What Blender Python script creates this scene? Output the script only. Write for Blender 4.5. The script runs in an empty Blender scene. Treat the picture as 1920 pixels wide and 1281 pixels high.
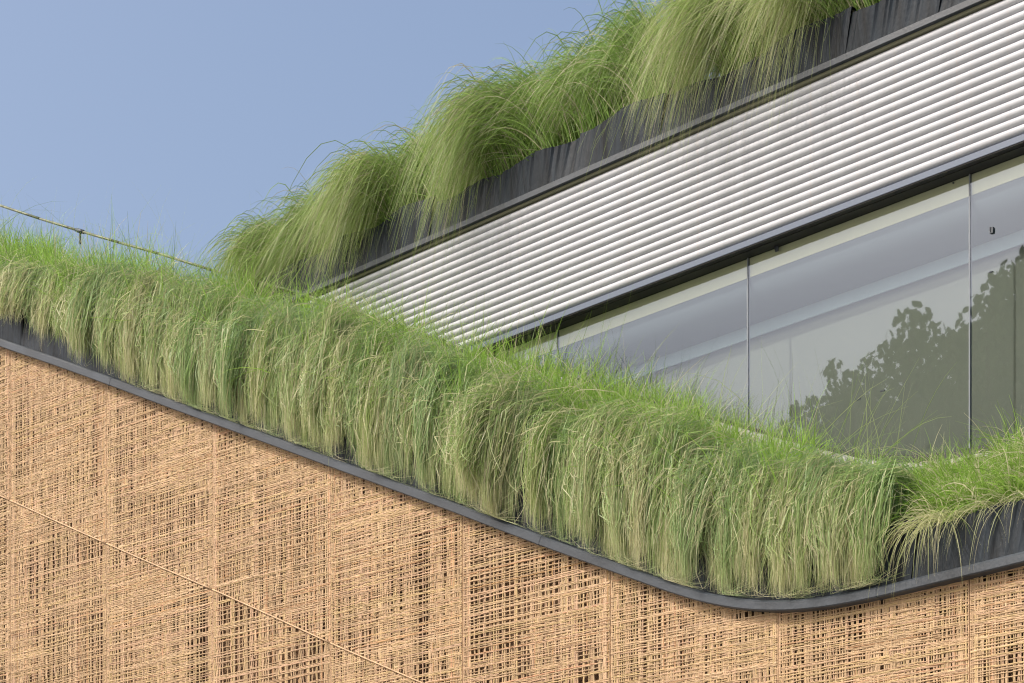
import bpy, math, random
import numpy as np
from mathutils import Vector
rng = np.random.default_rng(11)
random.seed(11)
S = bpy.context.scene
COL = S.collection

# ------------------------------------------------------------------ camera, sky, sun, exposure
D = 10.24                      # metres from the camera to the woven facade (plane Y = 0)
EYE = 1.6
CU, CV = 0.690, 0.724          # facade direction against the view
cam_d = bpy.data.cameras.new('camera')
cam = bpy.data.objects.new('camera', cam_d); COL.objects.link(cam)
cam.location = (0, -D, EYE)
cam.rotation_euler = (math.radians(90), 0, math.atan2(CV, CU))
cam_d.sensor_width = 36; cam_d.lens = 90
cam_d.shift_y = (2380 - 640.5) / 1920
cam_d.clip_end = 2000
S.camera = cam

SUN = Vector((-0.55, -1.0, 1.2)).normalized()
W = bpy.data.worlds.new('World'); S.world = W; W.use_nodes = True
nt = W.node_tree
sky = nt.nodes.new('ShaderNodeTexSky'); sky.sky_type = 'NISHITA'; sky.sun_disc = False
sky.sun_elevation = math.asin(SUN.z)
sky.sun_rotation = math.atan2(SUN.x, SUN.y)
sky.air_density = 1.0; sky.dust_density = 6.5; sky.ozone_density = 1.2; sky.altitude = 0
nt.links.new(sky.outputs[0], nt.nodes['Background'].inputs[0])
nt.nodes['Background'].inputs[1].default_value = 0.15
sl = bpy.data.lights.new('sun', 'SUN'); sl.energy = 2.4; sl.angle = math.radians(0.5); sl.color = (1, 0.965, 0.92)
so = bpy.data.objects.new('sun', sl); COL.objects.link(so)
so.rotation_euler = SUN.to_track_quat('Z', 'Y').to_euler()
S.view_settings.view_transform = 'Standard'; S.view_settings.look = 'None'
S.view_settings.exposure = 0.55; S.view_settings.gamma = 1.0
S.cycles.transparent_max_bounces = 16
S.cycles.max_bounces = 8
S.cycles.filter_width = 1.2

# ------------------------------------------------------------------ helpers
def P(x, y, v):
    """point of the plane Y = v that the photograph shows at (x, y): (u, z)"""
    r = (x - 960) / 4800.0
    dU = r*CU - CV; dV = r*CV + CU
    t = (v + D) / dV
    return t*dU, EYE + (2380 - y)/4800.0*t

def link(name, me, mat=None, parent=None, **props):
    o = bpy.data.objects.new(name, me)
    if mat is not None: me.materials.append(mat)
    COL.objects.link(o)
    if parent is not None: o.parent = parent
    for k, val in props.items(): o[k] = val
    return o
def empty(name, loc=(0, 0, 0), **props):
    o = bpy.data.objects.new(name, None); COL.objects.link(o); o.location = loc
    o.empty_display_size = .1
    for k, val in props.items(): o[k] = val
    return o
def mesh_np(name, V, F, smooth=True, color=None):
    """V (n,3), F (m,4) quads"""
    me = bpy.data.meshes.new(name)
    V = np.asarray(V, np.float32); F = np.asarray(F, np.int32)
    m, k = F.shape
    me.vertices.add(len(V)); me.vertices.foreach_set('co', V.ravel())
    me.loops.add(m*k); me.loops.foreach_set('vertex_index', F.ravel())
    me.polygons.add(m); me.polygons.foreach_set('loop_start', np.arange(0, m*k, k, dtype=np.int32))
    try: me.polygons.foreach_set('loop_total', np.full(m, k, np.int32))
    except Exception: pass
    me.polygons.foreach_set('use_smooth', np.full(m, smooth))
    me.update(calc_edges=True)
    if color is not None:
        a = me.color_attributes.new('tone', 'FLOAT_COLOR', 'POINT')
        c = np.ones((len(V), 4), np.float32); c[:, :3] = color
        a.data.foreach_set('color', c.ravel())
    me.validate()
    return me
def mesh_py(name, V, F, smooth=False):
    me = bpy.data.meshes.new(name); me.from_pydata([tuple(v) for v in V], [], F); me.update()
    if smooth: me.polygons.foreach_set('use_smooth', [True]*len(me.polygons))
    return me
class MB:
    def __init__(s): s.V = []; s.F = []
    def box(s, x0, x1, y0, y1, z0, z1):
        b = len(s.V)
        s.V += [(x0,y0,z0),(x1,y0,z0),(x1,y1,z0),(x0,y1,z0),(x0,y0,z1),(x1,y0,z1),(x1,y1,z1),(x0,y1,z1)]
        s.F += [tuple(b+i for i in f) for f in ((0,3,2,1),(4,5,6,7),(0,1,5,4),(1,2,6,5),(2,3,7,6),(3,0,4,7))]
    def sweep(s, path, prof, close=True, caps=True):
        """path: list of 3D points in an X-Z sense; prof: (dy, dn) pairs, dn along the in-plane normal"""
        b = len(s.V); n = len(path); k = len(prof)
        for i, p in enumerate(path):
            a = path[max(i-1, 0)]; c = path[min(i+1, n-1)]
            t = np.array([c[0]-a[0], c[2]-a[2]]); t /= np.linalg.norm(t)
            nx, nz = -t[1], t[0]
            for dy, dn in prof: s.V.append((p[0]+nx*dn, p[1]+dy, p[2]+nz*dn))
        for i in range(n-1):
            for j in range(k if close else k-1):
                j2 = (j+1) % k
                s.F.append((b+i*k+j, b+i*k+j2, b+(i+1)*k+j2, b+(i+1)*k+j))
        if caps and close:
            s.F.append(tuple(b+j for j in range(k))[::-1]); s.F.append(tuple(b+(n-1)*k+j for j in range(k)))
    def tube(s, a, b_, r0, r1=None, n=8):
        r1 = r0 if r1 is None else r1
        a = Vector(a); b_ = Vector(b_); d = (b_-a).normalized()
        x = d.orthogonal().normalized(); y = d.cross(x); b = len(s.V)
        for q, r in ((a, r0), (b_, r1)):
            for i in range(n):
                w = 2*math.pi*i/n; s.V.append(tuple(q + x*math.cos(w)*r + y*math.sin(w)*r))
        for i in range(n): s.F.append((b+i, b+(i+1)%n, b+n+(i+1)%n, b+n+i))
        s.F.append(tuple(b+i for i in range(n))[::-1]); s.F.append(tuple(b+n+i for i in range(n)))
    def build(s, name, mat, parent=None, smooth=False, **props):
        return link(name, mesh_py(name, s.V, s.F, smooth), mat, parent, **props)

def mat(name, rgb, rough=.6, metal=0, spec=.5, noise=None, bump=None):
    m = bpy.data.materials.new(name); m.use_nodes = True
    n = m.node_tree; b = n.nodes['Principled BSDF']
    b.inputs['Base Color'].default_value = (*rgb, 1); b.inputs['Roughness'].default_value = rough
    b.inputs['Metallic'].default_value = metal; b.inputs['Specular IOR Level'].default_value = spec
    tc = n.nodes.new('ShaderNodeTexCoord')
    if noise:
        scale, amt, stretch = noise[:3]
        mp = n.nodes.new('ShaderNodeMapping'); mp.inputs['Scale'].default_value = stretch
        n.links.new(tc.outputs['Object'], mp.inputs['Vector'])
        no = n.nodes.new('ShaderNodeTexNoise'); no.inputs['Scale'].default_value = scale; no.inputs['Detail'].default_value = 6
        n.links.new(mp.outputs[0], no.inputs['Vector'])
        r = n.nodes.new('ShaderNodeMapRange'); r.inputs[1].default_value = .3; r.inputs[2].default_value = .7
        r.inputs[3].default_value = 1-amt; r.inputs[4].default_value = 1+amt
        n.links.new(no.outputs['Fac'], r.inputs[0])
        mx = n.nodes.new('ShaderNodeVectorMath'); mx.operation = 'SCALE'; mx.inputs[0].default_value = rgb
        n.links.new(r.outputs[0], mx.inputs['Scale']); n.links.new(mx.outputs[0], b.inputs['Base Color'])
        n.links.new
    if bump:
        no2 = n.nodes.new('ShaderNodeTexNoise'); no2.inputs['Scale'].default_value = bump[0]; no2.inputs['Detail'].default_value = 5
        n.links.new(tc.outputs['Object'], no2.inputs['Vector'])
        bp = n.nodes.new('ShaderNodeBump'); bp.inputs['Strength'].default_value = bump[1]; bp.inputs['Distance'].default_value = .01
        n.links.new(no2.outputs['Fac'], bp.inputs['Height']); n.links.new(bp.outputs[0], b.inputs['Normal'])
    return m
def tone_mat(name, rough=.6, transl=0., spec=.3, fine=0.0):
    m = bpy.data.materials.new(name); m.use_nodes = True
    n = m.node_tree; b = n.nodes['Principled BSDF']; out = n.nodes['Material Output']
    at = n.nodes.new('ShaderNodeAttribute'); at.attribute_name = 'tone'
    src = at.outputs['Color']
    if fine:
        tc = n.nodes.new('ShaderNodeTexCoord')
        no = n.nodes.new('ShaderNodeTexNoise'); no.inputs['Scale'].default_value = 9; no.inputs['Detail'].default_value = 8; no.inputs['Roughness'].default_value = .7
        n.links.new(tc.outputs['Object'], no.inputs['Vector'])
        r = n.nodes.new('ShaderNodeMapRange'); r.inputs[1].default_value = .3; r.inputs[2].default_value = .7
        r.inputs[3].default_value = 1-fine; r.inputs[4].default_value = 1+fine
        n.links.new(no.outputs['Fac'], r.inputs[0])
        mx = n.nodes.new('ShaderNodeVectorMath'); mx.operation = 'SCALE'
        n.links.new(src, mx.inputs[0]); n.links.new(r.outputs[0], mx.inputs['Scale']); src = mx.outputs[0]
    n.links.new(src, b.inputs['Base Color'])
    b.inputs['Roughness'].default_value = rough; b.inputs['Specular IOR Level'].default_value = spec
    if transl:
        t = n.nodes.new('ShaderNodeBsdfTranslucent'); n.links.new(src, t.inputs['Color'])
        mix = n.nodes.new('ShaderNodeMixShader'); mix.inputs[0].default_value = transl
        n.links.new(b.outputs[0], mix.inputs[1]); n.links.new(t.outputs[0], mix.inputs[2]); n.links.new(mix.outputs[0], out.inputs[0])
    return m

M = {}
M['bamboo'] = tone_mat('split bamboo', .6, 0, .25, .16)
M['grass'] = tone_mat('grass blade', .45, .45, .35)
M['leaf'] = tone_mat('tree leaf', .5, .3, .3)
M['rim'] = mat('slate grey steel', (.025, .033, .043), .5, .0, .5, noise=(3, .3, (1, 1, 1)), bump=(60, .15))
M['pleat'] = mat('dark weathered pleated sheet', (.011, .016, .022), .55, 0, .22, noise=(14, .7, (1, 1, .12)), bump=(40, .2))
M['white'] = mat('white coated metal', (.385, .395, .415), .55, 0, .35, noise=(5, .05, (1, 1, 1)))
M['black'] = mat('black anodised frame', (.006, .006, .007), .5)
M['sage'] = mat('olive grey fascia', (.22, .22, .15), .8)
M['bluegrey'] = mat('blue grey frame profile', (.075, .10, .145), .4)
M['soil'] = mat('dark soil', (.03, .022, .014), .95, noise=(20, .5, (1, 1, 1)), bump=(30, 1))
M['cavity'] = mat('dark brown inner wall', (.20, .115, .06), .9, noise=(3, .3, (1, 1, 1)))
M['concrete'] = mat('concrete', (.3, .29, .27), .85, noise=(4, .15, (1, 1, 1)))
M['asphalt'] = mat('pale paving', (.25, .24, .22), .9, noise=(2, .2, (1, 1, 1)))
M['bark'] = mat('bark', (.08, .06, .045), .9, noise=(12, .4, (1, 1, .2)))
M['steel'] = mat('weathered pipe', (.13, .14, .09), .55, .2, noise=(22, .55, (1, 1, 1)))
M['seal'] = mat('grey joint seal', (.17, .19, .21), .6)
M['blind'] = mat('olive blind', (.155, .17, .145), .9, noise=(1.2, .05, (1, 1, 1)))
M['shade_tone'] = mat('blue grey pelmet', (.11, .14, .16), .8)  # shade of the soffit on the blind, put into a dark colour
M['half_shade'] = mat('pale blue hem', (.22, .30, .34), .7)  # lighter edge of the soffit's shadow as a colour
M['fascia'] = mat('pale olive top strip', (.66, .66, .46), .8)  # brightness of the strip under the soffit put into its colour
M['edge'] = mat('bamboo edging', (.46, .30, .165), .55, noise=(30, .25, (1, 1, 1)))

# white corrugated sheet gets thin drip stains of dirt below the planter
n = M['white'].node_tree; b = n.nodes['Principled BSDF']
tc = n.nodes.new('ShaderNodeTexCoord'); mp = n.nodes.new('ShaderNodeMapping'); mp.inputs['Scale'].default_value = (9, 1, .9)
n.links.new(tc.outputs['Object'], mp.inputs[0])
no = n.nodes.new('ShaderNodeTexNoise'); no.inputs['Scale'].default_value = 2.2; no.inputs['Detail'].default_value = 9; no.inputs['Roughness'].default_value = .75
n.links.new(mp.outputs[0], no.inputs['Vector'])
ra = n.nodes.new('ShaderNodeMapRange'); ra.inputs[1].default_value = .54; ra.inputs[2].default_value = .70; ra.inputs[3].default_value = 0; ra.inputs[4].default_value = .8
n.links.new(no.outputs['Fac'], ra.inputs[0])
sp = n.nodes.new('ShaderNodeTexNoise'); sp.inputs['Scale'].default_value = 40; sp.inputs['Detail'].default_value = 3
n.links.new(tc.outputs['Object'], sp.inputs['Vector'])
rs = n.nodes.new('ShaderNodeMapRange'); rs.inputs[1].default_value = .70; rs.inputs[2].default_value = .78; rs.inputs[3].default_value = 0; rs.inputs[4].default_value = .6
n.links.new(sp.outputs['Fac'], rs.inputs[0])
ad = n.nodes.new('ShaderNodeMath'); ad.operation = 'ADD'; ad.use_clamp = True
n.links.new(ra.outputs[0], ad.inputs[0]); n.links.new(rs.outputs[0], ad.inputs[1])
src = b.inputs['Base Color'].links[0].from_socket
mixc = n.nodes.new('ShaderNodeMix'); mixc.data_type = 'RGBA'
n.links.new(ad.outputs[0], mixc.inputs[0]); n.links.new(src, mixc.inputs[6]); mixc.inputs[7].default_value = (.40, .37, .36, 1)
n.links.new(mixc.outputs[2], b.inputs['Base Color'])

# glass: part mirror, part see-through
gm = bpy.data.materials.new('coated window glass'); gm.use_nodes = True
n = gm.node_tree; out = n.nodes['Material Output']; n.nodes.remove(n.nodes['Principled BSDF'])
tr = n.nodes.new('ShaderNodeBsdfTransparent'); tr.inputs[0].default_value = (.87, .885, .87, 1)
gl = n.nodes.new('ShaderNodeBsdfGlossy'); gl.inputs['Roughness'].default_value = .012; gl.inputs['Color'].default_value = (.72, .82, 1.0, 1)
fr = n.nodes.new('ShaderNodeFresnel'); fr.inputs[0].default_value = 1.83
mix = n.nodes.new('ShaderNodeMixShader')
geo = n.nodes.new('ShaderNodeNewGeometry'); fs = n.nodes.new('ShaderNodeMath'); fs.operation = 'SUBTRACT'; fs.inputs[0].default_value = 1
n.links.new(geo.outputs['Backfacing'], fs.inputs[1])
mu = n.nodes.new('ShaderNodeMath'); mu.operation = 'MULTIPLY'; n.links.new(fr.outputs[0], mu.inputs[0]); n.links.new(fs.outputs[0], mu.inputs[1])
n.links.new(mu.outputs[0], mix.inputs[0]); n.links.new(tr.outputs[0], mix.inputs[1]); n.links.new(gl.outputs[0], mix.inputs[2]); n.links.new(mix.outputs[0], out.inputs[0])
M['glass'] = gm

# ------------------------------------------------------------------ curves of the place
RIM_PX = [(-520,455),(-260,548),(-120,598),(0,643),(100,677),(200,713),(333,763),(480,816),(640,875),(827,943),(973,999),(1073,1036),(1207,1084),(1280,1111),(1347,1128),(1413,1137),(1480,1137),(1547,1130),(1613,1118),(1713,1094),(1813,1070),(1920,1044),(2060,1008),(2300,945)]
SEAM_PX = [(-520,722),(-260,820),(0,927),(133,987),(287,1055),(400,1103),(520,1157),(633,1209),(797,1280),(1000,1372),(1300,1510),(1700,1690),(2300,1960)]
def curve(px, v, smooth=5):
    p = np.array([P(x, y, v) for x, y in px]); us = np.linspace(p[0,0], p[-1,0], 400); zs = np.interp(us, p[:,0], p[:,1])
    k = np.ones(smooth*2+1)/(smooth*2+1)
    zz = np.convolve(np.pad(zs, smooth, mode='edge'), k, 'valid'); zz[:smooth] = zs[:smooth]; zz[-smooth:] = zs[-smooth:]
    return us, zz
rim_u, rim_z = curve(RIM_PX, -.06, 7)
rim = lambda u: np.interp(u, rim_u, rim_z)
seam_u, seam_z = curve(SEAM_PX, 0, 3)
seam = lambda u: np.interp(u, seam_u, seam_z)
FACE_H = .30
face_top = lambda u: rim(u) + FACE_H
BACK_V = .92
def back_rise(u): return np.interp(u, [-18, -15.5, -12.5, -9.5, -6.5], [.36, .46, .58, .66, .62])
def soil_z(u, v):
    f = np.clip((v - .03)/(BACK_V - .03), 0, 1)
    return face_top(u) - .03 + f*back_rise(u)
U_LEFT, U_RIGHT = P(-240, 0, 0)[0], P(2080, 0, 0)[0]

# ------------------------------------------------------------------ setting
g = MB(); g.box(-900, 900, -900, 900, -.3, 0); g.build('ground', M['asphalt'], kind='structure')
b_ = MB()
u0, u1 = U_LEFT-3, U_RIGHT+5
us = np.linspace(u0, u1, 60)
V = []; F = []
for i, u in enumerate(us):
    zt = float(rim(u)) + .02
    V += [(u, .22, 0), (u, .22, zt), (u, 9, zt), (u, 9, 0)]
for i in range(59):
    a = i*4; c = a+4
    for j in range(4): F.append((a+j, c+j, c+(j+1) % 4, a+(j+1) % 4))
F += [(0, 1, 2, 3), (59*4+3, 59*4+2, 59*4+1, 59*4)]
link('building_wall', mesh_py('building_wall', V, F), M['cavity'], kind='structure')

# ------------------------------------------------------------------ woven bamboo screen
def strands(paths, widths, tones, axis, depth=.0032):
    depth = depth*.75
    """paths (N,K,3) facing -Y; axis: 'v' runs up, 'h' runs along"""
    N, K, _ = paths.shape
    prof = np.array([(-.5, 0), (-.26, -1), (.26, -1), (.5, 0)])
    V = np.repeat(paths[:, :, None, :], 4, axis=2)
    w = widths[:, None, None]
    ax = 0 if axis == 'v' else 2
    V[..., ax] += prof[:, 0][None, None, :]*w
    V[..., 1] += prof[:, 1][None, None, :]*depth
    idx = np.arange(N*K*4).reshape(N, K, 4)
    a = idx[:, :-1, :-1]; b = idx[:, :-1, 1:]; c = idx[:, 1:, 1:]; d = idx[:, 1:, :-1]
    F = np.stack([a, b, c, d], -1).reshape(-1, 4) if axis == 'v' else np.stack([a, d, c, b], -1).reshape(-1, 4)
    C = np.repeat(tones, K*4, axis=0)
    return V.reshape(-1, 3), F, C
BB = np.array([[.435, .300, .170], [.475, .33, .192], [.40, .272, .148], [.45, .29, .178], [.425, .30, .146], [.38, .25, .135]])
def bam(n, shift=1.0):
    c = BB[rng.integers(0, len(BB), n)]*rng.uniform(.80, 1.10, (n, 1))*shift
    odd = rng.random(n) < .05; c[odd] *= np.array([.95, .80, .72])
    return c
def bundle_positions(a, b, openness, w, big):
    pos = []; x = a
    while x < b:
        for _ in range(rng.choice([1, 2, 3, 4, 6], p=[.28, .30, .2, .14, .08])):
            pos.append(x); x += w*rng.uniform(.85, 1.15)
        if rng.random() < openness: x += rng.uniform(.45, 1)*big
        else: x += rng.uniform(.0, .25)*big
    return np.array([p for p in pos if p < b])
def weave(ua, ub, zlo, zhi, openness, tilt):
    """strands between curves zlo(u), zhi(u) from ua to ub"""
    Vs, Fs, Cs = [], [], []; off = 0
    def put(p, w, t, ax, dep):
        nonlocal off
        v, f, c = strands(p, w, t, ax, dep); Vs.append(v); Fs.append(f+off); Cs.append(c); off += len(v)
    um = np.linspace(ua, ub, 5); zmin = float(min(zlo(um))); zmax = float(max(zhi(um)))
    step = .055
    # uprights
    def uprights(xs, y0, amp, part=False, wid=(.007, .0125)):
        amp *= 1.0
        n = len(xs)
        lo = np.maximum(zlo(xs), zhi(xs)-2.9); hi = zhi(xs)
        if part:
            c = rng.uniform(lo, hi); h = rng.uniform(.12, .55, n); lo2 = np.maximum(lo, c-h); hi2 = np.minimum(hi, c+h)
        else: lo2, hi2 = lo, hi
        K = max(4, int((hi2-lo2).max()/step))
        s = np.linspace(0, 1, K)[None, :]
        z = lo2[:, None] + (hi2-lo2)[:, None]*s
        ph = rng.integers(0, 2, n)[:, None]*math.pi
        y0 = y0 - .0018
        x = xs[:, None] + rng.normal(0, .0010, (n, K)) + rng.normal(0, .004, n)[:, None]*(s-.5) + .004*np.sin(z*rng.uniform(1, 3, (n, 1))+rng.uniform(0, 6, (n, 1)))
        y = y0 + amp*np.sin(z*math.pi/.05+ph) + rng.normal(0, .0008, (n, K))
        put(np.stack([x, y, z], -1), rng.uniform(*wid, n), bam(n), 'v', .0034)
    def rows(zs, y0, amp, part=False, wid=(.0045, .0085), shift=1.0):
        amp *= .7
        n = len(zs); K = int((ub-ua)/.045)+1
        s = np.linspace(0, 1, K)[None, :]
        a = np.full(n, ua+.004); b = np.full(n, ub-.004)
        if part:
            c = rng.uniform(ua, ub, n); h = rng.uniform(.10, .5, n); a = np.maximum(a, c-h); b = np.minimum(b, c+h)
        x = a[:, None] + (b-a)[:, None]*s
        z = zs[:, None] - tilt*(x-ua) + rng.normal(0, .007, n)[:, None]*(x-ua) + .004*np.sin(x*rng.uniform(1.5, 6, (n, 1))+rng.uniform(0, 6, (n, 1))) + rng.normal(0, .0008, (n, K))
        ph = rng.integers(0, 2, n)[:, None]*math.pi
        y = y0 + amp*np.sin(x*math.pi/.04+ph) + rng.normal(0, .0008, (n, K))
        zl = zlo(x); zh = zhi(x)
        ok = (z > zl) & (z < zh) & (z > zh-2.9)
        P3 = np.stack([x, y, z], -1)
        w = rng.uniform(*wid, n); t = bam(n, shift)
        # clip each row to its run inside the outline by pulling outside nodes to the nearest inside one
        keep = ok.sum(1) >= 2
        P3 = P3[keep]; ok = ok[keep]; w = w[keep]; t = t[keep]
        for i in range(len(P3)):
            j = np.flatnonzero(ok[i]); lo, hi = j[0], j[-1]
            if lo > 0: P3[i, :lo] = P3[i, lo]
            if hi < K-1: P3[i, hi+1:] = P3[i, hi]
        if len(P3): put(P3, w, t, 'h', .0034)
    def patch_up(xs, cz, h2):
        if len(xs) == 0: return
        lo = np.maximum(zlo(xs), cz-h2*rng.uniform(.5, 1.2, len(xs))); hi = np.minimum(zhi(xs), cz+h2*rng.uniform(.5, 1.2, len(xs)))
        k = hi-lo > .05; xs, lo, hi = xs[k], lo[k], hi[k]
        if len(xs) == 0: return
        n = len(xs); K = max(4, int((hi-lo).max()/step)+1); s_ = np.linspace(0, 1, K)[None, :]
        z = lo[:, None]+(hi-lo)[:, None]*s_
        y = .002 + .003*np.sin(z*math.pi/.05+rng.integers(0, 2, n)[:, None]*math.pi)
        x = xs[:, None] + rng.normal(0, .003, n)[:, None]*(s_-.5) + 0*z
        put(np.stack([x, y, z], -1), rng.uniform(.006, .010, n), bam(n), 'v', .0034)
    def patch_row(zs, cx, w2):
        n = len(zs)
        if n == 0: return
        a = np.maximum(ua+.004, cx-w2*rng.uniform(.5, 1.3, n)); b = np.minimum(ub-.004, cx+w2*rng.uniform(.5, 1.3, n))
        K = max(4, int(2*w2/.045)); s_ = np.linspace(0, 1, K)[None, :]
        x = a[:, None]+(b-a)[:, None]*s_; z = zs[:, None]-tilt*(x-ua)+rng.normal(0, .008, n)[:, None]*(x-cx)
        ok = ((z > zlo(x)) & (z < zhi(x)) & (z > zhi(x)-2.9)).all(1)
        if not ok.any(): return
        y = .0 + .003*np.sin(x*math.pi/.04+rng.integers(0, 2, n)[:, None]*math.pi)
        m_ = int(ok.sum()); put(np.stack([x, y, z], -1)[ok], rng.uniform(.0045, .0085, m_), bam(m_), 'h', .0034)
    big = .012 + .020*openness
    uprights(bundle_positions(ua+.05, ub-.05, .42+.5*openness, .0100, big), .004, .0035)
    uprights(bundle_positions(ua+.008, ua+.05, .04, .008, .004), .003, .003); uprights(bundle_positions(ub-.045, ub-.008, .04, .008, .004), .003, .003)
    # rows: dense and open courses alternate
    zz = []; z = zmin - .06
    L = zmax + tilt*(ub-ua) + .06
    dens = rng.uniform(0, 6)
    while z < L:
        o = openness*(.55 + .55*math.sin(z*2.3+dens)) + .1*math.sin(z*9+dens*2)
        for _ in range(rng.choice([1, 2, 3, 4, 5], p=[.3, .3, .2, .12, .08])):
            zz.append(z); z += .0078*rng.uniform(.9, 1.2)
        z += rng.uniform(.004, .010) + max(0, o)*rng.uniform(.4, 1)*.026
    rows(np.array(zz), 0, .0035)
    # patches of denser weave: short extra splints of both directions
    area = (ub-ua)*min(2.9, zmax-zmin)
    f1, f2, f3 = rng.uniform(0, 6, 3)
    for _ in range(int(area*(9-5*openness))):
        cx = rng.uniform(ua+.1, ub-.1); cz = rng.uniform(zmin, zmax); w2 = rng.uniform(.10, .42); h2 = rng.uniform(.06, .3)
        xs = np.sort(rng.uniform(max(ua+.03, cx-w2), min(ub-.03, cx+w2), int(w2*70))); patch_up(xs, cz, h2)
        patch_row(np.sort(rng.uniform(cz-h2, cz+h2, int(h2*95))), cx, w2)
    return np.concatenate(Vs), np.concatenate(Fs), np.concatenate(Cs)

PW = 1.22
u_first = P(20, 0, 0)[0]
screen = empty('woven_screen', (u_first, 0, 0), label='tan woven bamboo screen wall below the curved dark steel edge', category='screen wall')
OPEN_UP = {-2:.4, -1:.3, 0:.30, 1:.25, 2:.30, 3:.66, 4:.98, 5:.42, 6:.22, 7:.6, 8:.5}
OPEN_LO = {-2:.6, -1:.8, 0:.60, 1:.74, 2:.85, 3:.5, 4:.6, 5:.6, 6:.6, 7:.6, 8:.6}
def edge_strip(ua, ub, fn, h, y0):
    m = MB(); x = np.linspace(ua, ub, 14)
    m.sweep([(a, y0, float(fn(a))) for a in x], [(0, -h/2), (-.012, -h*.35), (-.015, 0), (-.012, h*.35), (0, h/2)])
    return m
zvis = lambda u: P(0, 0, 0)[1]*0 + np.interp(u, [-20, -16.2, -7.2, -5], [3.4, 5.2, 4.0, 3.6])  # the screen goes on to here, lower than the picture
for i in range(-2, 9):
    ua, ub = u_first+PW*i+.003, u_first+PW*(i+1)-.003
    for up in (True, False):
        if up:
            lo = (lambda u: np.maximum(seam(u)-.004, zvis(u)-.6)); hi = (lambda u: rim(u)+.02); op = OPEN_UP[i]
        else:
            if seam(ub) < zvis(ub)-.55: continue
            lo = (lambda u: np.minimum(zvis(u)-.6, seam(u)-.2)); hi = (lambda u: seam(u)-.004); op = OPEN_LO[i]
        # the splints of a panel (thousands, each too thin to pick out) are one mesh, its edging strips are sub-parts
        v, f, c = weave(ua, ub, lo, hi, op, .032 if up else .034)
        pan = link('woven_panel', mesh_np('woven_panel', v, f, True, c), M['bamboo'], screen, kind='stuff')
        pan.location = (-u_first, 0, 0)
        for (x, s) in ((ua, 1), (ub, -1)):
            zl, zh = float(lo(np.array([x]))[0]), float(hi(np.array([x]))[0])
            a, b2 = (x, x+.005) if s > 0 else (x-.005, x)
            e = MB(); e.box(a, b2, -.001, .010, zl, zh); e.build('edging_strip', M['edge'], pan)
        if not up:
            s = edge_strip(ua, ub, lambda u: seam(u)-.008, .011, .002).build('edge_binding', M['edge'], pan, True)

# ------------------------------------------------------------------ steel edge trim on top of the screen
x = np.linspace(U_LEFT-1, U_RIGHT+1, 260)
tr_ = MB()
tr_.sweep([(a, 0, float(rim(a))) for a in x], [(.0, -.026), (-.058, -.026), (-.064, -.020), (-.064, .018), (-.054, .028), (.0, .031)])
trim = tr_.build('edge_trim', M['rim'], None, False, label='dark slate steel trim following the curved lower roof edge above the woven screen', category='metal trim')
for px in (205, 1010, 1640):
    uj = P(px, 0, -.06)[0]
    j = MB(); xs = np.linspace(uj-.012, uj+.012, 3)
    j.sweep([(a, 0, float(rim(a))) for a in xs], [(.0, -.0275), (-.0595, -.0275), (-.0655, -.0205), (-.0655, .0185), (-.0545, .0295), (.0, .0325)])
    j.build('joint_sleeve', M['rim'], trim)

# ------------------------------------------------------------------ pleated planter faces
def pleated(name, ua, ub, zb, zt, v0, parent, slant, amp=.012, pitch=.014):
    n = max(6, int((ub-ua)/pitch)); us = np.linspace(ua, ub, n+1)
    dep = rng.uniform(0, 1, n+1)*amp; dep[0] = dep[-1] = 0
    m = 6
    V = []; F = []
    big = amp*1.4*np.sin(us*3.1+rng.uniform(0, 6)) + .010*np.sin(us*9.7)
    for k in range(m+1):
        s = k/m
        for i, u in enumerate(us):
            zz = float(zb(u)) + (float(zt(u))-float(zb(u)))*s
            V.append((u + slant*s*.12, v0 - dep[i]*(.25+.75*s) - (big[i])*s, zz))
    N = n+1
    for k in range(m):
        for i in range(n): F.append((k*N+i, k*N+i+1, (k+1)*N+i+1, (k+1)*N+i))
    # back sheet so that it has thickness
    b = len(V)
    for k in (0, m):
        for i, u in enumerate(us): x, y, z = V[k*N+i]; V.append((x, v0+.03, z))
    for i in range(n):
        F.append((b+i+1, b+i, b+N+i, b+N+i+1)); F.append((m*N+i, m*N+i+1, b+N+i+1, b+N+i))
    return link(name, mesh_py(name, V, F, False), M['pleat'], parent)
lp = empty('lower_planter', (0, 0, 0), label='long low planter with dark pleated sides, full of hanging grass, behind the curved steel trim', category='planter')
SEG = .62; ua = U_LEFT-1
while ua < U_RIGHT+1:
    ub = ua+SEG*rng.uniform(.9, 1.1); hh = rng.uniform(-.012, .03); tl = rng.uniform(-.03, .05)
    w0 = rng.uniform(0, 6)
    pleated('side_panel', ua, ub, lambda u: rim(u)+.0, lambda u, hh=hh, tl=tl, a0=ua, w0=w0: face_top(u)+hh+tl*(u-a0)+.010*math.sin(u*13+w0), -.012 + rng.uniform(-.006, .006), lp, .5)
    ua = ub-.004

# soil of the sloping bed
us = np.linspace(U_LEFT-1, U_RIGHT+1, 120); vs = np.linspace(.022, BACK_V, 10)
V = []; F = []
for v in vs:
    for u in us: V.append((u, v, float(soil_z(u, v)) + rng.normal(0, .008)))
for u in us: V.append((u, vs[0], float(rim(u))-.03))
for u in us: V.append((u, vs[-1], float(rim(u))-.03))
n_ = len(us); R = len(vs)
for j in range(R-1):
    for i in range(n_-1): F.append((j*n_+i, j*n_+i+1, (j+1)*n_+i+1, (j+1)*n_+i))
for i in range(n_-1):
    F.append((R*n_+i, R*n_+i+1, i+1, i)); F.append(((R-1)*n_+i, (R-1)*n_+i+1, (R+1)*n_+i+1, (R+1)*n_+i))
link('planter_soil', mesh_py('planter_soil', V, F, True), M['soil'], kind='stuff')

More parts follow.
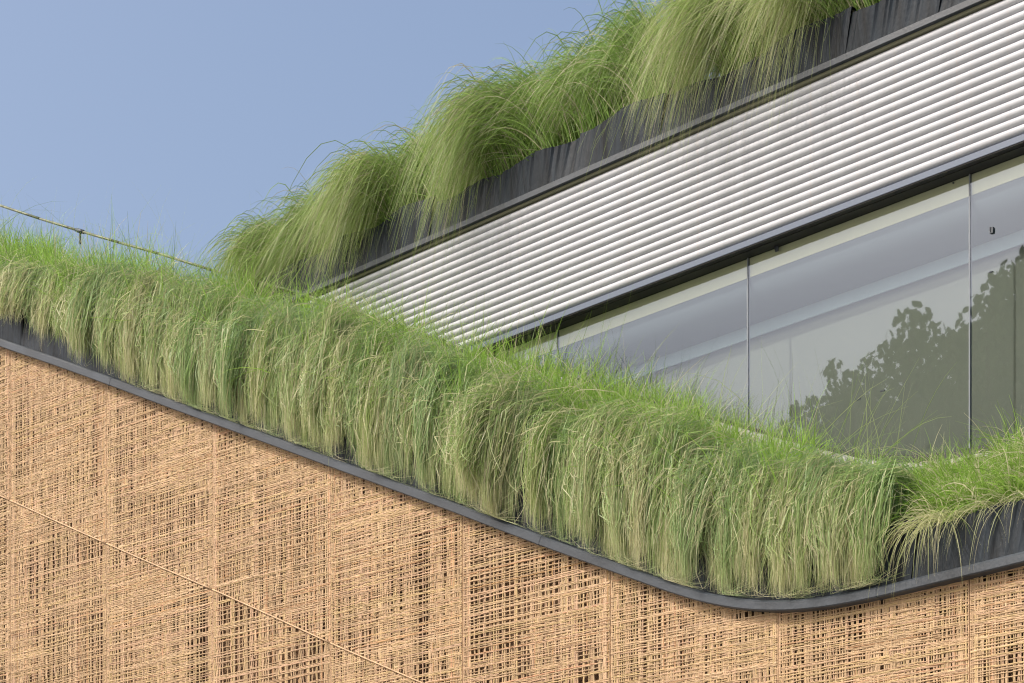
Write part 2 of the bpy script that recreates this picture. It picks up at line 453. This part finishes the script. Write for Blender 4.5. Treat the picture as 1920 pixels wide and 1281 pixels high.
# ------------------------------------------------------------------ upper volume
Z_SB, Z_ST = EYE+5.957, EYE+6.700      # foot and head of the white corrugated band
UL = P(330, 0, 1.0)[0]; UR = P(2100, 0, 1.0)[0]
clad = empty('corrugated_cladding', (UL, .97, Z_SB), label='band of fifteen white rounded metal slats below the upper grass planter', category='cladding')
NS = 15; pitch = (Z_ST-Z_SB)/NS
prof = []
for k in range(17):
    a = k/16
    # asymmetric round: full nose, short flat return
    prof.append((-.0245*math.sin(math.pi*a) if 0 < k < 16 else 0, (1-math.cos(math.pi*a))/2*pitch*.995))
def slat_mesh(bow):
    V = []; F = []; xs = np.linspace(0, UR-UL, 24)
    for x in xs:
        for (dy, dz) in prof: V.append((x, dy + bow*math.sin(x*.9), dz))
        V.append((x, .012, pitch*.995)); V.append((x, .012, 0))
    k = len(prof)+2
    for i in range(len(xs)-1):
        for j in range(k):
            j2 = (j+1) % k; F.append((i*k+j, (i+1)*k+j, (i+1)*k+j2, i*k+j2))
    F.append(tuple(range(k))); F.append(tuple((len(xs)-1)*k+j for j in range(k))[::-1])
    me = mesh_py('slat', V, F, True); me.materials.append(M['white'])
    return me
protos = [slat_mesh(q) for q in (0, .0012, -.0012)]
for i in range(NS):
    o = bpy.data.objects.new('slat', protos[i % 3]); COL.objects.link(o); o.parent = clad
    o.location = (0, random.uniform(-.0008, .0008), i*pitch)
bk = MB(); bk.box(UL, UR, .984, 1.0, Z_SB-.002, Z_ST+.06); o = bk.build('backing_sheet', M['sage'], clad); o.location = (-UL, -.97, -Z_SB)

# building body of the upper storey (roof and rear), keeps light out from behind
ub_ = MB(); ub_.box(UL, UR, 1.50, 9, EYE+3.2, EYE+6.9); ub_.box(UL, UR, 1.002, 1.50, Z_SB+.02, EYE+6.74)
ub_.box(UL-.02, UL, 1.0, 9, EYE+3.2, EYE+6.74)
ub_.build('upper_storey_wall', M['concrete'], kind='structure')

up = empty('upper_planter', (UL, .93, Z_ST), label='dark pleated roof planter with long grass above the white slatted band', category='planter')
def reparent(o, root): o.location = (-root.location.x, -root.location.y, -root.location.z); return o
fl = MB(); fl.box(UL, UR, .915, .955, EYE+6.722, EYE+6.756); reparent(fl.build('bottom_flange', M['rim'], up), up)
gp = MB(); gp.box(UL, UR, .945, 1.0, EYE+6.706, EYE+6.7215); reparent(gp.build('groove', M['sage'], up), up)
ua = UL
UPT = EYE+6.985
while ua < UR:
    ub = ua+.70*rng.uniform(.9, 1.15); hh = rng.uniform(-.015, .03); tl = rng.uniform(-.04, .05); w0 = rng.uniform(0, 6)
    reparent(pleated('side_panel', ua, min(ub, UR), lambda u: EYE+6.754, lambda u, hh=hh, tl=tl, a0=ua, w0=w0: UPT+hh+tl*(u-a0)+.012*math.sin(u*11+w0), .945 + rng.uniform(-.006, .006), up, .5), up)
    ua = ub-.004
ps = MB(); ps.box(UL, UR, .98, 1.9, EYE+6.75, EYE+6.96); ps.build('upper_planter_soil', M['soil'], kind='stuff')

# ------------------------------------------------------------------ glass wall
GV = 1.06; Z_GT = EYE+5.895
frame = empty('window_head_frame', (UL, .96, Z_GT), label='dark window head frame with blue grey front lip below the white slats', category='window frame')
f1 = MB(); f1.box(UL, UR, .948, .985, EYE+5.912, EYE+5.946); reparent(f1.build('front_lip', M['bluegrey'], frame), frame)
f2 = MB(); f2.box(UL, UR, .990, GV+.02, EYE+5.902, EYE+5.955); f2.box(UL, UR, .953, .990, EYE+5.9055, EYE+5.912); reparent(f2.build('soffit', M['black'], frame), frame)
sill_z = lambda u: rim(u) + np.interp(u, [-18, -13, -9.3, -8.4, -6], [.9, .98, 1.03, 1.0, .98])
JX = [P(x, 0, GV)[0] for x in (1045, 1402, 1818)]
PWG = (JX[2]-JX[0])/2
edges = [JX[0]-PWG*2, JX[0]-PWG, JX[0], JX[1], JX[2], JX[2]+PWG]
gw = empty('glass_wall', (JX[0], GV, EYE+4.5), label='large frameless glass wall reflecting sky and trees behind the grass', category='window')
for a, b2 in zip(edges[:-1], edges[1:]):
    xs = np.linspace(a+.004, b2-.004, 14); V = []; F = []
    for x in xs:
        zl = float(sill_z(x))
        V += [(x, GV, zl), (x, GV, Z_GT+.006), (x, GV+.012, Z_GT+.006), (x, GV+.012, zl)]
    for i in range(13):
        for j in range(4):
            if j == 0: F.append((i*4, i*4+4, i*4+5, i*4+1))
            if j == 1: F.append((i*4+1, i*4+5, i*4+6, i*4+2))
            if j == 2: F.append((i*4+2, i*4+6, i*4+7, i*4+3))
            if j == 3: F.append((i*4+3, i*4+7, i*4+4, i*4))
    F += [(0, 1, 2, 3), (13*4+3, 13*4+2, 13*4+1, 13*4)]
    reparent(link('pane', mesh_py('pane', V, F), M['glass'], gw), gw)
for x in edges[1:-1]:
    s = MB(); s.box(x-.0035, x+.0035, GV-.003, GV+.015, float(sill_z(x)), Z_GT+.005); reparent(s.build('joint_seal', M['seal'], gw), gw)
sb = MB(); xs = np.linspace(edges[0], edges[-1], 60)
sb.sweep([(a, GV, float(sill_z(a))) for a in xs], [(-.03, -.035), (-.03, .012), (.04, .012), (.04, -.035)])
reparent(sb.build('bottom_channel', M['black'], gw), gw)
for (px, py, w, h) in ((1457, 467, .022, .03), (1610, 749, .03, .006), (1655, 733, .03, .006), (1858, 510, .022, .006), (1860, 432, .02, .03), (1788, 343, .008, .008)):
    uu, zz = P(px, py, GV-.004)
    s = MB(); s.box(uu-w/2, uu+w/2, GV-.010, GV-.002, zz-h/2, zz+h/2)
    if h > .02: s.box(uu-w/2, uu-w*.2, GV-.014, GV-.0105, zz-h*.2, zz+h*.6)
    reparent(s.build('glass_clip', M['rim'], gw), gw)
# low upstand below the glass
um = MB(); xs = np.linspace(edges[0], edges[-1], 60)
um.sweep([(a, GV, float(sill_z(a))-.335) for a in xs], [(-.16, -.4), (-.16, .26), (-.028, .298), (.10, .298), (.10, -.4)])
um.build('upstand_wall', M['concrete'], kind='structure')

# inside: the blind, with two strips and a curve added for its light and shadow bands
IU0, IU1 = UL+.1, UR-.01
inn = empty('window_blind', (IU0, 1.40, EYE+5.5), label='flat olive blind hanging inside the glass wall below added shadow bands', category='blind')
q = MB(); q.box(IU0, IU1, GV+.235, GV+.25, EYE+3.3, EYE+5.58); reparent(q.build('blind_sheet', M['blind'], inn), inn)
q = MB(); q.box(IU0, IU1, GV+.014, GV+.018, EYE+5.79, EYE+5.901); reparent(q.build('top_pale_strip', M['fascia'], inn), inn)  # added strip, coloured pale to look bright although the soffit shades it
q = MB(); q.box(IU0, IU1, GV+.206, GV+.216, EYE+5.525, EYE+5.60); reparent(q.build('half_shade_strip', M['half_shade'], inn), inn)  # added strip coloured as the paler step at the shadow's lower edge
pr = [(GV+.016 + .19*(1-math.cos(a*math.pi/2)), EYE+5.789 - .188*math.sin(a*math.pi/2)) for a in np.linspace(0, 1, 12)]  # added curve, shaped so that it fades from light to dark downwards
V = []; F = []
for xx in (IU0, IU1):
    for (yy, zz) in pr: V.append((xx, yy, zz))
for j in range(11): F.append((j, 12+j, 13+j, j+1))
reparent(link('shade_band', mesh_py('shade_band', V, F, True), M['shade_tone'], inn), inn)

# ------------------------------------------------------------------ hand rail behind the lower grass
RAIL_PX = [(-60,362),(0,385),(75,410),(150,433),(225,455),(300,476),(400,507),(480,528),(560,549),(640,576),(700,596),(760,614),(825,638),(900,668)]
pts = [P(x, y, .93) for x, y in RAIL_PX]
hr = empty('handrail', (pts[3][0], .93, pts[3][1]), label='thin weathered pipe rail running downhill behind the lower grass', category='handrail')
m = MB()
for (a, b2) in zip(pts[:-1], pts[1:]):
    m.tube((a[0], .93, a[1]), (b2[0], .93, b2[1]), .0095, n=8)
reparent(m.build('rail', M['steel'], hr, True), hr)
for k in (3, 8, 12):
    a = pts[k]
    m = MB();  m.box(a[0]-.007, a[0]+.007, .924, .936, a[1]-.10, a[1]-.010); reparent(m.build('post', M['rim'], hr), hr)
    m = MB(); d = np.array([pts[k+1][0]-a[0], pts[k+1][1]-a[1]]); d /= np.linalg.norm(d)
    m.tube((a[0]-d[0]*.05, .93, a[1]-d[1]*.05), (a[0]+d[0]*.05, .93, a[1]+d[1]*.05), .016, n=8)
    reparent(m.build('coupling', M['rim'], hr, True), hr)

# ------------------------------------------------------------------ grass
def ribbons(Pt, width, tone_root, tone_tip, name, tipsharp=.15):
    """Pt (N,K,3)"""
    N, K, _ = Pt.shape
    T = np.gradient(Pt, axis=1); T /= np.linalg.norm(T, axis=2, keepdims=True)+1e-9
    ref = rng.normal(0, 1, (N, 1, 3)); ref[..., 2] *= .3
    Sd = np.cross(T, ref); Sd /= np.linalg.norm(Sd, axis=2, keepdims=True)+1e-9
    s = np.linspace(0, 1, K)[None, :, None]
    w = width[:, None, None]*np.minimum(1, (1-s)*1.6+tipsharp)*.5
    A = Pt+Sd*w; B = Pt-Sd*w
    V = np.stack([A, B], 2).reshape(-1, 3)
    idx = np.arange(N*K*2).reshape(N, K, 2)
    F = np.stack([idx[:, :-1, 0], idx[:, :-1, 1], idx[:, 1:, 1], idx[:, 1:, 0]], -1).reshape(-1, 4)
    C = tone_root[:, None, :]*(1-s) + tone_tip[:, None, :]*s
    C = np.repeat(C[:, :, None, :], 2, axis=2).reshape(-1, 3)
    return V, F, C
GREEN = np.array([.18, .30, .055]); FRESH = np.array([.19, .33, .05]); BLUE = np.array([.26, .37, .17]); STRAW = np.array([.64, .60, .38]); OLIVE = np.array([.43, .50, .19]); DARK = np.array([.05, .10, .025])
def grow(root, d0, L, K, grav, wob=.06, hook=None):
    N = len(root); P_ = np.zeros((N, K, 3)); P_[:, 0] = root
    d = d0/np.linalg.norm(d0, axis=1, keepdims=True); st = L/(K-1)
    for k in range(1, K):
        d = d + np.stack([np.zeros(N), np.zeros(N), -grav*st], 1) + rng.normal(0, wob, (N, 3))*st[:, None]*4
        d /= np.linalg.norm(d, axis=1, keepdims=True)
        p = P_[:, k-1] + d*st[:, None]
        if hook is not None: p, d = hook(p, d, k, P_[:, k-1])
        P_[:, k] = p
    return P_

# lower planter: fountains of long blades that arch over the pleated face and hang down to the trim
def arch(root, hx, hy, h, zdrop, tfrac, K=11, ka=6, ball=False):
    """half-ellipse arches from root by (hx, hy), apex h above the root, then a straight fall of zdrop; tfrac < 1 stops in mid-arch"""
    N = len(root); Pt = np.zeros((N, K, 3))
    th = np.linspace(0, 1, ka)[None, :]*math.pi*np.minimum(tfrac, 1)[:, None]
    f = (1-np.cos(th))/2; g_ = np.sin(th)
    if ball: f = np.linspace(0, 1, ka)[None, :]*tfrac[:, None]; g_ = 4*f*(1-f)
    Pt[:, :ka, 0] = root[:, 0:1] + hx[:, None]*f; Pt[:, :ka, 1] = root[:, 1:2] + hy[:, None]*f
    Pt[:, :ka, 2] = root[:, 2:3] + h[:, None]*g_
    q = np.linspace(0, 1, K-ka+1)[None, 1:]
    zd = np.where(tfrac < 1, .0, zdrop)[:, None]*q
    Pt[:, ka:, 0] = Pt[:, ka-1:ka, 0]; Pt[:, ka:, 1] = Pt[:, ka-1:ka, 1]; Pt[:, ka:, 2] = Pt[:, ka-1:ka, 2] - zd
    sh = tfrac < 1     # the end of an unfinished arch goes on a little, tapering
    if sh.any():
        t = Pt[sh, ka-1]-Pt[sh, ka-2]
        for k in range(ka, K): t = t*.55; t[:, 2] -= .004; Pt[sh, k] = Pt[sh, k-1]+t
    return Pt
def curtain(total):
    ux0, ux1 = P(0, 0, 0)[0], P(1660, 0, 0)[0]
    ulo, uhi = U_LEFT-.3, P(1668, 0, 0)[0]
    # locks: hanging strands gather round these lines
    lc = [ulo]
    while lc[-1] < uhi: lc.append(lc[-1] + rng.choice([rng.uniform(.022, .045), rng.uniform(.045, .085)]))
    lc = np.array(lc); m = len(lc)
    l_front = np.abs(rng.normal(0, .06, m)) + .01*np.sin(lc*9); l_tip = np.clip(rng.beta(2.2, 1.5, m)*1.05, .2, 1); l_dry = np.clip(rng.normal(.52, .24, m), .03, 1)
    l_hue = rng.random(m); l_w = rng.uniform(.75, 1.0, m); l_sway = rng.normal(0, .018, m); l_h = rng.normal(0, .06, m); l_dens = rng.choice([.04, .4, 1.0, 1.3], m, p=[.22, .22, .28, .28])
    N0 = total
    u = rng.uniform(ulo, uhi, N0)
    j = np.clip(np.searchsorted((lc[1:]+lc[:-1])/2, u + rng.normal(0, .035, N0)), 0, m-1)
    keep = rng.random(N0) < l_dens[j]
    xr = (u-ux0)/(ux1-ux0); left = np.clip(1.1-(xr+.02)*4.2, 0, 1)
    keep &= rng.random(N0) < (1-.6*left)
    u = u[keep]; j = j[keep]; left = left[keep]; xr = xr[keep]; n = len(u)
    v = rng.beta(1.0, 1.9, n)*(.62-.25*left)*np.interp(xr, [0, .8, 1], [1, 1, .6]) + .035
    root = np.stack([u, np.clip(v, .025, BACK_V-.03), np.zeros(n)], 1); root[:, 2] = soil_z(root[:, 0], root[:, 1])
    inb = rng.random(n) < .24
    ve = -.024 - l_front[j]*rng.uniform(.5, 1.2, n) - np.abs(rng.normal(0, .012, n))
    ve = np.where(inb, rng.uniform(0, .9, n)*root[:, 1], ve)
    hy = ve-root[:, 1]
    hx = rng.normal(0, .07, n) + l_sway[j]
    h = np.clip(.37 - .42*root[:, 1] + l_h[j] + .05*np.sin(u*2.1+2) + rng.normal(0, .10, n), .02, .75)*(1-.5*left)*np.interp(xr, [0, .72, .9, 1], [1, .92, .72, .5])
    full = root[:, 2]-(rim(root[:, 0])-.08)
    tip = l_tip[j]*(1-.95*left)
    zd = full*np.clip(rng.normal(tip*.92, .27*(1-.65*left), n), .04, 1.10); zd = np.where(inb, zd*rng.uniform(.1, .6, n), zd)
    most = rng.random(n) < .86
    zd = np.where(most, np.minimum(zd, root[:, 2]-rim(lc[j])-.045-np.abs(rng.normal(0, .085, n))), zd); zd = np.maximum(zd, .01)
    Pt = arch(root, hx, hy, h, zd, np.where(rng.random(n) < .13, rng.uniform(.3, .9, n), 1.0), K=12, ka=5)
    K = Pt.shape[1]; s = np.linspace(0, 1, K)[None, :]
    lx = (lc[j] + l_sway[j])[:, None] + rng.normal(0, .009, (n, 1))
    pull = (l_w[j]*rng.uniform(.5, 1.0, n))[:, None]*np.clip((s-.15)/.5, 0, 1)
    Pt[:, :, 0] += (lx-Pt[:, :, 0])*pull
    ph = rng.uniform(0, 6.28, (n, 1))
    Pt[:, :, 0] += .008*s*np.sin(s*rng.uniform(1, 3.5, (n, 1))+ph) + rng.normal(0, .022, (n, 1))*s**2.4 + (rng.random((n, 1)) < .06)*rng.normal(0, .10, (n, 1))*s**2 + (.012*np.sin(lc[j]*37)[:, None])*s**2
    Pt[:, :, 1] += .006*s*np.sin(s*5+ph)
    hug = (Pt[:, :, 2] < face_top(Pt[:, :, 0])+.02) & (Pt[:, :, 1] > -.024) & (s > .35) & ~inb[:, None]
    Pt[:, :, 1] = np.where(hug, -.026, Pt[:, :, 1])
    # what reaches the trim lies down along it, downhill
    top = rim(Pt[:, :, 0])+.036; ex = np.maximum(top-Pt[:, :, 2], 0)
    low = (ex > 0) & (s > .35) & (rng.random((n, 1)) < .996)
    slope = (rim(Pt[:, :, 0]+.05)-rim(Pt[:, :, 0]-.05))/.1
    fac = np.where(slope < .05, 1, -1)*rng.uniform(.2, 1.5, (n, 1))
    un = Pt[:, :, 0] + np.where(low, ex*fac, 0)
    Pt[:, :, 2] = np.where(low, rim(un)+.033+.9*ex*rng.uniform(0, 1, (n, 1))**1.5+.01*rng.random((n, 1)), Pt[:, :, 2]); Pt[:, :, 0] = un
    Pt[:, :, 1] = np.where(low, np.clip(Pt[:, :, 1], -.10, -.026), Pt[:, :, 1])
    wd = rng.uniform(.0026, .0050, n)
    base = (GREEN*(1-l_hue[j])[:, None]+BLUE*l_hue[j][:, None])*rng.uniform(.75, 1.45, (n, 1))
    outer = np.clip((-ve-.03)/.12, 0, 1)
    dry = (l_dry[j]*rng.uniform(.4, 1.4, n) + .18*outer).clip(0, 1)[:, None]
    t0 = base; t1 = t0*(1-dry)+(OLIVE*.5+STRAW*.5)*dry*rng.uniform(.85, 1.25, (n, 1))
    st = rng.random(n) < .46*l_dry[j] + .2*outer; t0[st] = (STRAW*.6+OLIVE*.4)*rng.uniform(.6, 1.05, (st.sum(), 1)); t1[st] = STRAW*rng.uniform(.8, 1.15, (st.sum(), 1))
    return Pt, wd, t0, t1
def emit(name, data, **props):
    v, f, c = ribbons(*data, name)
    return link(name, mesh_np(name, v, f, True, c), M['grass'], **props)
emit('hanging_grass', curtain(150000), kind='stuff')

# green tufts standing out of the top of the bed
def tufts(n_clump, per, xa, xb, vr, hr_, spread, lean_v, seedv=None, strawp=.12, grav=(1.0, 3.2), fresh=.5):
    Pts, Wd, T0, T1 = [], [], [], []
    for c in range(n_clump):
        px = rng.uniform(xa, xb); v = rng.uniform(*vr); u = P(px, 0, v)[0]; n = int(per*rng.uniform(.5, 1.5))
        H = rng.uniform(*hr_)*(1.3 - .6*v if xb < 1700 else 1)*np.interp(px, [1250, 1500, 1650], [1, .8, .55] if xb < 1700 else [1, 1, 1])*(1 - .25*float(np.clip(1-px/200, 0, 1)))
        root = np.stack([rng.normal(u, .02, n), np.clip(rng.normal(v, .02, n), .03, BACK_V-.02), np.zeros(n)], 1)
        root[:, 2] = soil_z(root[:, 0], root[:, 1])
        d0 = np.stack([rng.normal(0, spread, n), rng.normal(lean_v, spread, n), np.ones(n)], 1)
        L = np.clip(rng.normal(H, H*.28, n), .08, 1.2)
        Pts.append(grow(root, d0, L, 7, rng.uniform(*grav, n)/np.maximum(H, .2)*.5, .08)); Wd.append(rng.uniform(.0034, .0062, n))
        k = rng.random(); t0 = (FRESH*k*fresh*2+GREEN*(1-k))*rng.uniform(.7, 1.2, (n, 1)); t1 = t0*1.15+np.array([.05, .05, .01])
        st = rng.random(n) < strawp; t0[st] = STRAW*.8; t1[st] = STRAW
        T0.append(t0); T1.append(t1)
    return np.concatenate(Pts), np.concatenate(Wd), np.concatenate(T0), np.concatenate(T1)
emit('upright_grass', tufts(900, 34, -150, 1650, (.08, .84), (.20, .48), .24, -.06, grav=(.4, 2.6), fresh=.7), kind='stuff')
# the open end of the bed on the right: shorter green grass that fans out
emit('short_green_grass', tufts(330, 30, 1650, 2080, (.04, .62), (.10, .30), .40, -.12, strawp=.22, grav=(1.0, 4.0), fresh=.6), kind='stuff')
# dry blades trailing over the pleated face on the right, and loose long ones everywhere
def strays():
    Pts, Wd, T0, T1 = [], [], [], []
    for (xa, xb, n, Lr, up_) in ((1690, 2060, 260, (.22, .50), .35), (-100, 1700, 500, (.5, 1.0), .8)):
        px = rng.uniform(xa, xb, n)
        if xa > 1000: px = np.where(rng.random(n) < .5, rng.normal(1770, 22, n), px)
        v = rng.uniform(.03, .12, n) if xa > 1000 else rng.uniform(.2, .85, n)
        u = np.array([P(a, 0, b)[0] for a, b in zip(px, v)])
        root = np.stack([u, v, soil_z(u, v)], 1)
        d0 = np.stack([rng.normal(0, .5, n), rng.normal(-.8 if xa > 1000 else 0, .35, n), np.full(n, up_) + rng.uniform(0, .5, n)], 1)
        L = rng.uniform(*Lr, n)
        def hook(p, d, k, prev):
            over = (p[:, 2] < face_top(p[:, 0])+.02) & (p[:, 1] > -.05)
            p[over, 1] = np.minimum(p[over, 1], -.04)
            return p, d
        Pts.append(grow(root, d0, L, 8, rng.uniform(4, 9, n) if xa > 1000 else rng.uniform(.3, 2.2, n), .1, hook if xa > 1000 else None)); Wd.append(rng.uniform(.002, .0034, n))
        k = rng.random((n, 1)); base = (STRAW*(1-k)+OLIVE*k) if xa > 1000 else (OLIVE*k+GREEN*(1-k))
        T0.append(base*.9); T1.append(base*1.1)
    return [(p, w, a, b) for p, w, a, b in zip(Pts, Wd, T0, T1)]
st_ = strays()
emit('trailing_dry_grass', st_[0], kind='stuff')
emit('loose_grass_blades', st_[1], kind='stuff')

# upper planter: big tussocks combed to the left
def tussock(u, v, H, n, lean, dry, label, zbase=EYE+6.95):
    k_ = rng.normal(0, 1, (n, 2))
    root = np.stack([u+k_[:, 0]*.09, np.clip(v+k_[:, 1]*.09, .99, 1.85), np.full(n, zbase)], 1)
    lock = rng.integers(0, 26, n); la = rng.normal(0, 1, (26, 3)); la[:, 0] = np.clip(la[:, 0], -1.6, 1.3)
    ang = math.radians(lean) + (la[lock, 0]*.42 + rng.normal(0, .22, n))      # 0 = straight to -X (downhill), +90 = out over the face
    reach = np.clip(H*(.72+.18*la[lock, 1]) + rng.normal(0, .10, n)*H, .08, 1.5)
    hx = -np.cos(ang)*reach; hy = -np.sin(ang)*reach
    h = np.clip(H*(.56+.09*la[lock, 2]) + rng.normal(0, .09, n)*H, .1, 1.1)
    t = .30 + rng.beta(2.2, 1.5, n)*(.70 + .20*(lean > 20))
    fly = rng.random(n) < .03; h[fly] *= rng.uniform(1.1, 1.45, fly.sum()); t[fly] = rng.uniform(.3, .6, fly.sum()); reach[fly] *= 1.25; hx[fly] *= 1.3
    drop = np.clip(rng.normal(.17, .11, n), .01, .6)*(1.3 if lean > 25 else .25)
    Pt = arch(root, hx, hy, h, drop, t, K=10, ka=10, ball=True)
    K = 10; s = np.linspace(0, 1, K)[None, :]
    ph = rng.uniform(0, 6.28, (n, 1)); Pt[:, :, 0] += .012*s*np.sin(s*rng.uniform(2, 7, (n, 1))+ph); Pt[:, :, 2] += .008*s*np.sin(s*4+ph)
    # rest on the soil behind the face, hang clear in front of it
    zt_ = UPT+.02
    over = (Pt[:, :, 2] < zt_) & (Pt[:, :, 1] > .925)
    Pt[:, :, 2] = np.where(over & (Pt[:, :, 1] > 1.0), zt_ + .02*rng.random((n, 1)), Pt[:, :, 2])
    Pt[:, :, 1] = np.where(over & (Pt[:, :, 1] <= 1.0), .90-.02*rng.random((n, 1)), Pt[:, :, 1])
    Pt[:, 0] = root
    hue = rng.random(); base = 1.12*(GREEN*.5+FRESH*.5)*(1-hue*.25)+OLIVE*hue*.15
    t0 = base*rng.uniform(.6, 1.2, (n, 1)); t1 = t0*(1-dry)+(OLIVE*.8+STRAW*.2)*dry*rng.uniform(.8, 1.3, (n, 1))
    st = rng.random(n) < .10+dry*.16; t0[st] = STRAW*rng.uniform(.45, .8, (st.sum(), 1)); t1[st] = STRAW*rng.uniform(.7, 1.0, (st.sum(), 1))
    V, F, C = ribbons(Pt, rng.uniform(.0034, .0060, n), t0, t1, 'grass_tussock')
    V -= np.array([u, v, zbase])
    o = link('grass_tussock', mesh_np('grass_tussock', V, F, True, C), M['grass'], None, label=label, category='ornamental grass', group='grass tussocks along the upper roof planter')
    o.location = (u, v, zbase)
TS = [  # px of the root, v, height, blades, direction, dryness
(555, 1.20, 0.62, 3600, 30, 0.35, 'lowest grass tussock of the upper roof, spilling into the corner above the lower planter'),
 (655, 1.26, .64, 3900, 22, 0.28, 'green arching grass tussock just uphill of the lowest one on the upper roof'),
 (765, 1.12, 0.68, 4200, 32, 0.48, 'yellow green tussock draped over the foot of the upper planter where the white slats begin'),
 (870, 1.24, 0.74, 3900, 8, 0.15, 'deep green tussock behind the draped yellow green one, its tips against the sky'),
 (985, 1.12, 0.76, 3200, 26, 0.40, 'tussock whose fringe hangs just left of the first long bare stretch of upper planter'),
 (1060, 1.19, 0.86, 4000, 4, 0.12, 'dark green tussock with thin tips sticking up left of the middle bare planter stretch'),
 (1160, 1.16, 0.74, 2800, 4, 0.20, 'tussock rooted above the middle of the upper planter with straw coloured stalks at its foot'),
 (1265, 1.18, 0.86, 4200, 2, 0.12, 'bushy dark green tussock with a shaded hollow beneath it near the top of the picture'),
 (1430, 1.12, 0.82, 2600, 28, 0.55, 'pale tussock whose long blades hang across the planter onto the white slats'),
 (1490, 1.18, 0.90, 3800, 2, 0.15, 'green tussock between the two pale hanging ones at the top edge of the picture'),
 (1610, 1.12, 0.80, 2500, 28, 0.78, 'straw tinged dry tussock hanging over the planter at the top edge of the picture'),
 (1690, 1.22, 0.74, 2200, 6, 0.25, 'uppermost grass tussock, beside the bare dark planter end at the top edge'),
]
for (px, v, H, n, lean, dry, lab) in TS:
    tussock(P(px, 0, v)[0], v, H, n, lean, dry, lab)

# ------------------------------------------------------------------ trees across the street, seen mirrored in the glass
def tree(spots, trunk_px, vt, label, leaf, seed):
    vm = 2*GV - vt
    def place(px, py, dv):
        u, z = P(px, py, vm-dv); return np.array([u, vt+dv, z])
    r2 = np.random.default_rng(seed)
    base = place(trunk_px, 900, 0); base[2] = 0
    root = empty('tree', tuple(base), label=label, category='tree')
    t = MB(); cen = [place(x, y, r2.uniform(-1, 1)) for x, y, _, _ in spots]
    top = np.mean(cen, axis=0); fork = np.array([base[0], base[1], max(3.0, top[2]-3.5)])
    t.tube(base, fork, .30, .20, 10)
    for (c, (_, _, rp, _)) in zip(cen, spots):
        mid = (fork+c)/2 + r2.normal(0, .15, 3); t.tube(fork, mid, .10, .06, 6); t.tube(mid, c, .06, .015, 6)
    o = t.build('trunk', M['bark'], root, True); o.location = tuple(-base)
    VV, CC = [], []
    for c, (_, py_, rp, n) in zip(cen, spots):
        R = rp/150.0*1.12; n = int(n*(.24 if rp < 60 else .7))
        d = r2.normal(0, 1, (n, 3)); d /= np.linalg.norm(d, axis=1, keepdims=True)
        pos = c + d*(r2.random((n, 1))**.6)*R*np.array([1, 1, .9])
        ax = r2.normal(0, .5, (n, 3)); ax[:, 2] = -1; ax /= np.linalg.norm(ax, axis=1, keepdims=True)
        sd = np.cross(ax, r2.normal(0, 1, (n, 3))); sd /= np.linalg.norm(sd, axis=1, keepdims=True)
        ln = r2.uniform(.75, 1.3, (n, 1))*leaf; w = ln*.30
        nn = np.cross(ax, sd)*ln*.06
        q = [pos, pos+ax*ln*.35+sd*w+nn, pos+ax*ln*.7+sd*w*.8+nn, pos+ax*ln, pos+ax*ln*.7-sd*w*.8+nn, pos+ax*ln*.35-sd*w+nn]
        VV.append(np.stack(q, 1)); CC.append(np.repeat((np.array([.06, .10, .03])*r2.uniform(.6, 1.3, (n, 1)))[:, None, :], 6, axis=1))
    V = np.concatenate(VV).reshape(-1, 3)-base; C = np.concatenate(CC).reshape(-1, 3); N = len(V)//6
    i = np.arange(N)[:, None]*6
    F = np.concatenate([i+np.array([[0, 1, 2, 5]]), i+np.array([[2, 3, 4, 5]])])
    link('crown', mesh_np('crown', V, F, False, C), M['leaf'], root)
tree([(1880, 530, 36, 300), (1905, 600, 60, 700), (1850, 590, 45, 400), (1945, 520, 60, 500), (1830, 660, 60, 800), (1900, 700, 90, 1700), (1990, 620, 90, 1400), (1860, 780, 90, 1700), (1960, 790, 100, 1700), (2060, 700, 110, 1500), (1900, 880, 100, 1500)],
     1900, -13.0, 'tall drooping leafed tree across the street, mirrored in the end glass pane', .14, 3)
tree([(1712, 600, 34, 260), (1735, 630, 42, 420), (1690, 660, 50, 600), (1780, 650, 40, 400), (1640, 710, 52, 700), (1560, 690, 22, 110), (1590, 735, 46, 550), (1740, 730, 80, 1500), (1530, 770, 38, 330), (1495, 760, 16, 50), (1475, 795, 26, 150), (1610, 800, 80, 1500), (1700, 830, 90, 1700), (1790, 780, 90, 1700), (1520, 850, 60, 700), (1450, 850, 40, 300), (1620, 900, 90, 1300), (1760, 910, 100, 1400)],
     1650, -13.6, 'broad leafy tree across the street, mirrored behind the grass in the middle glass panes', .115, 4)
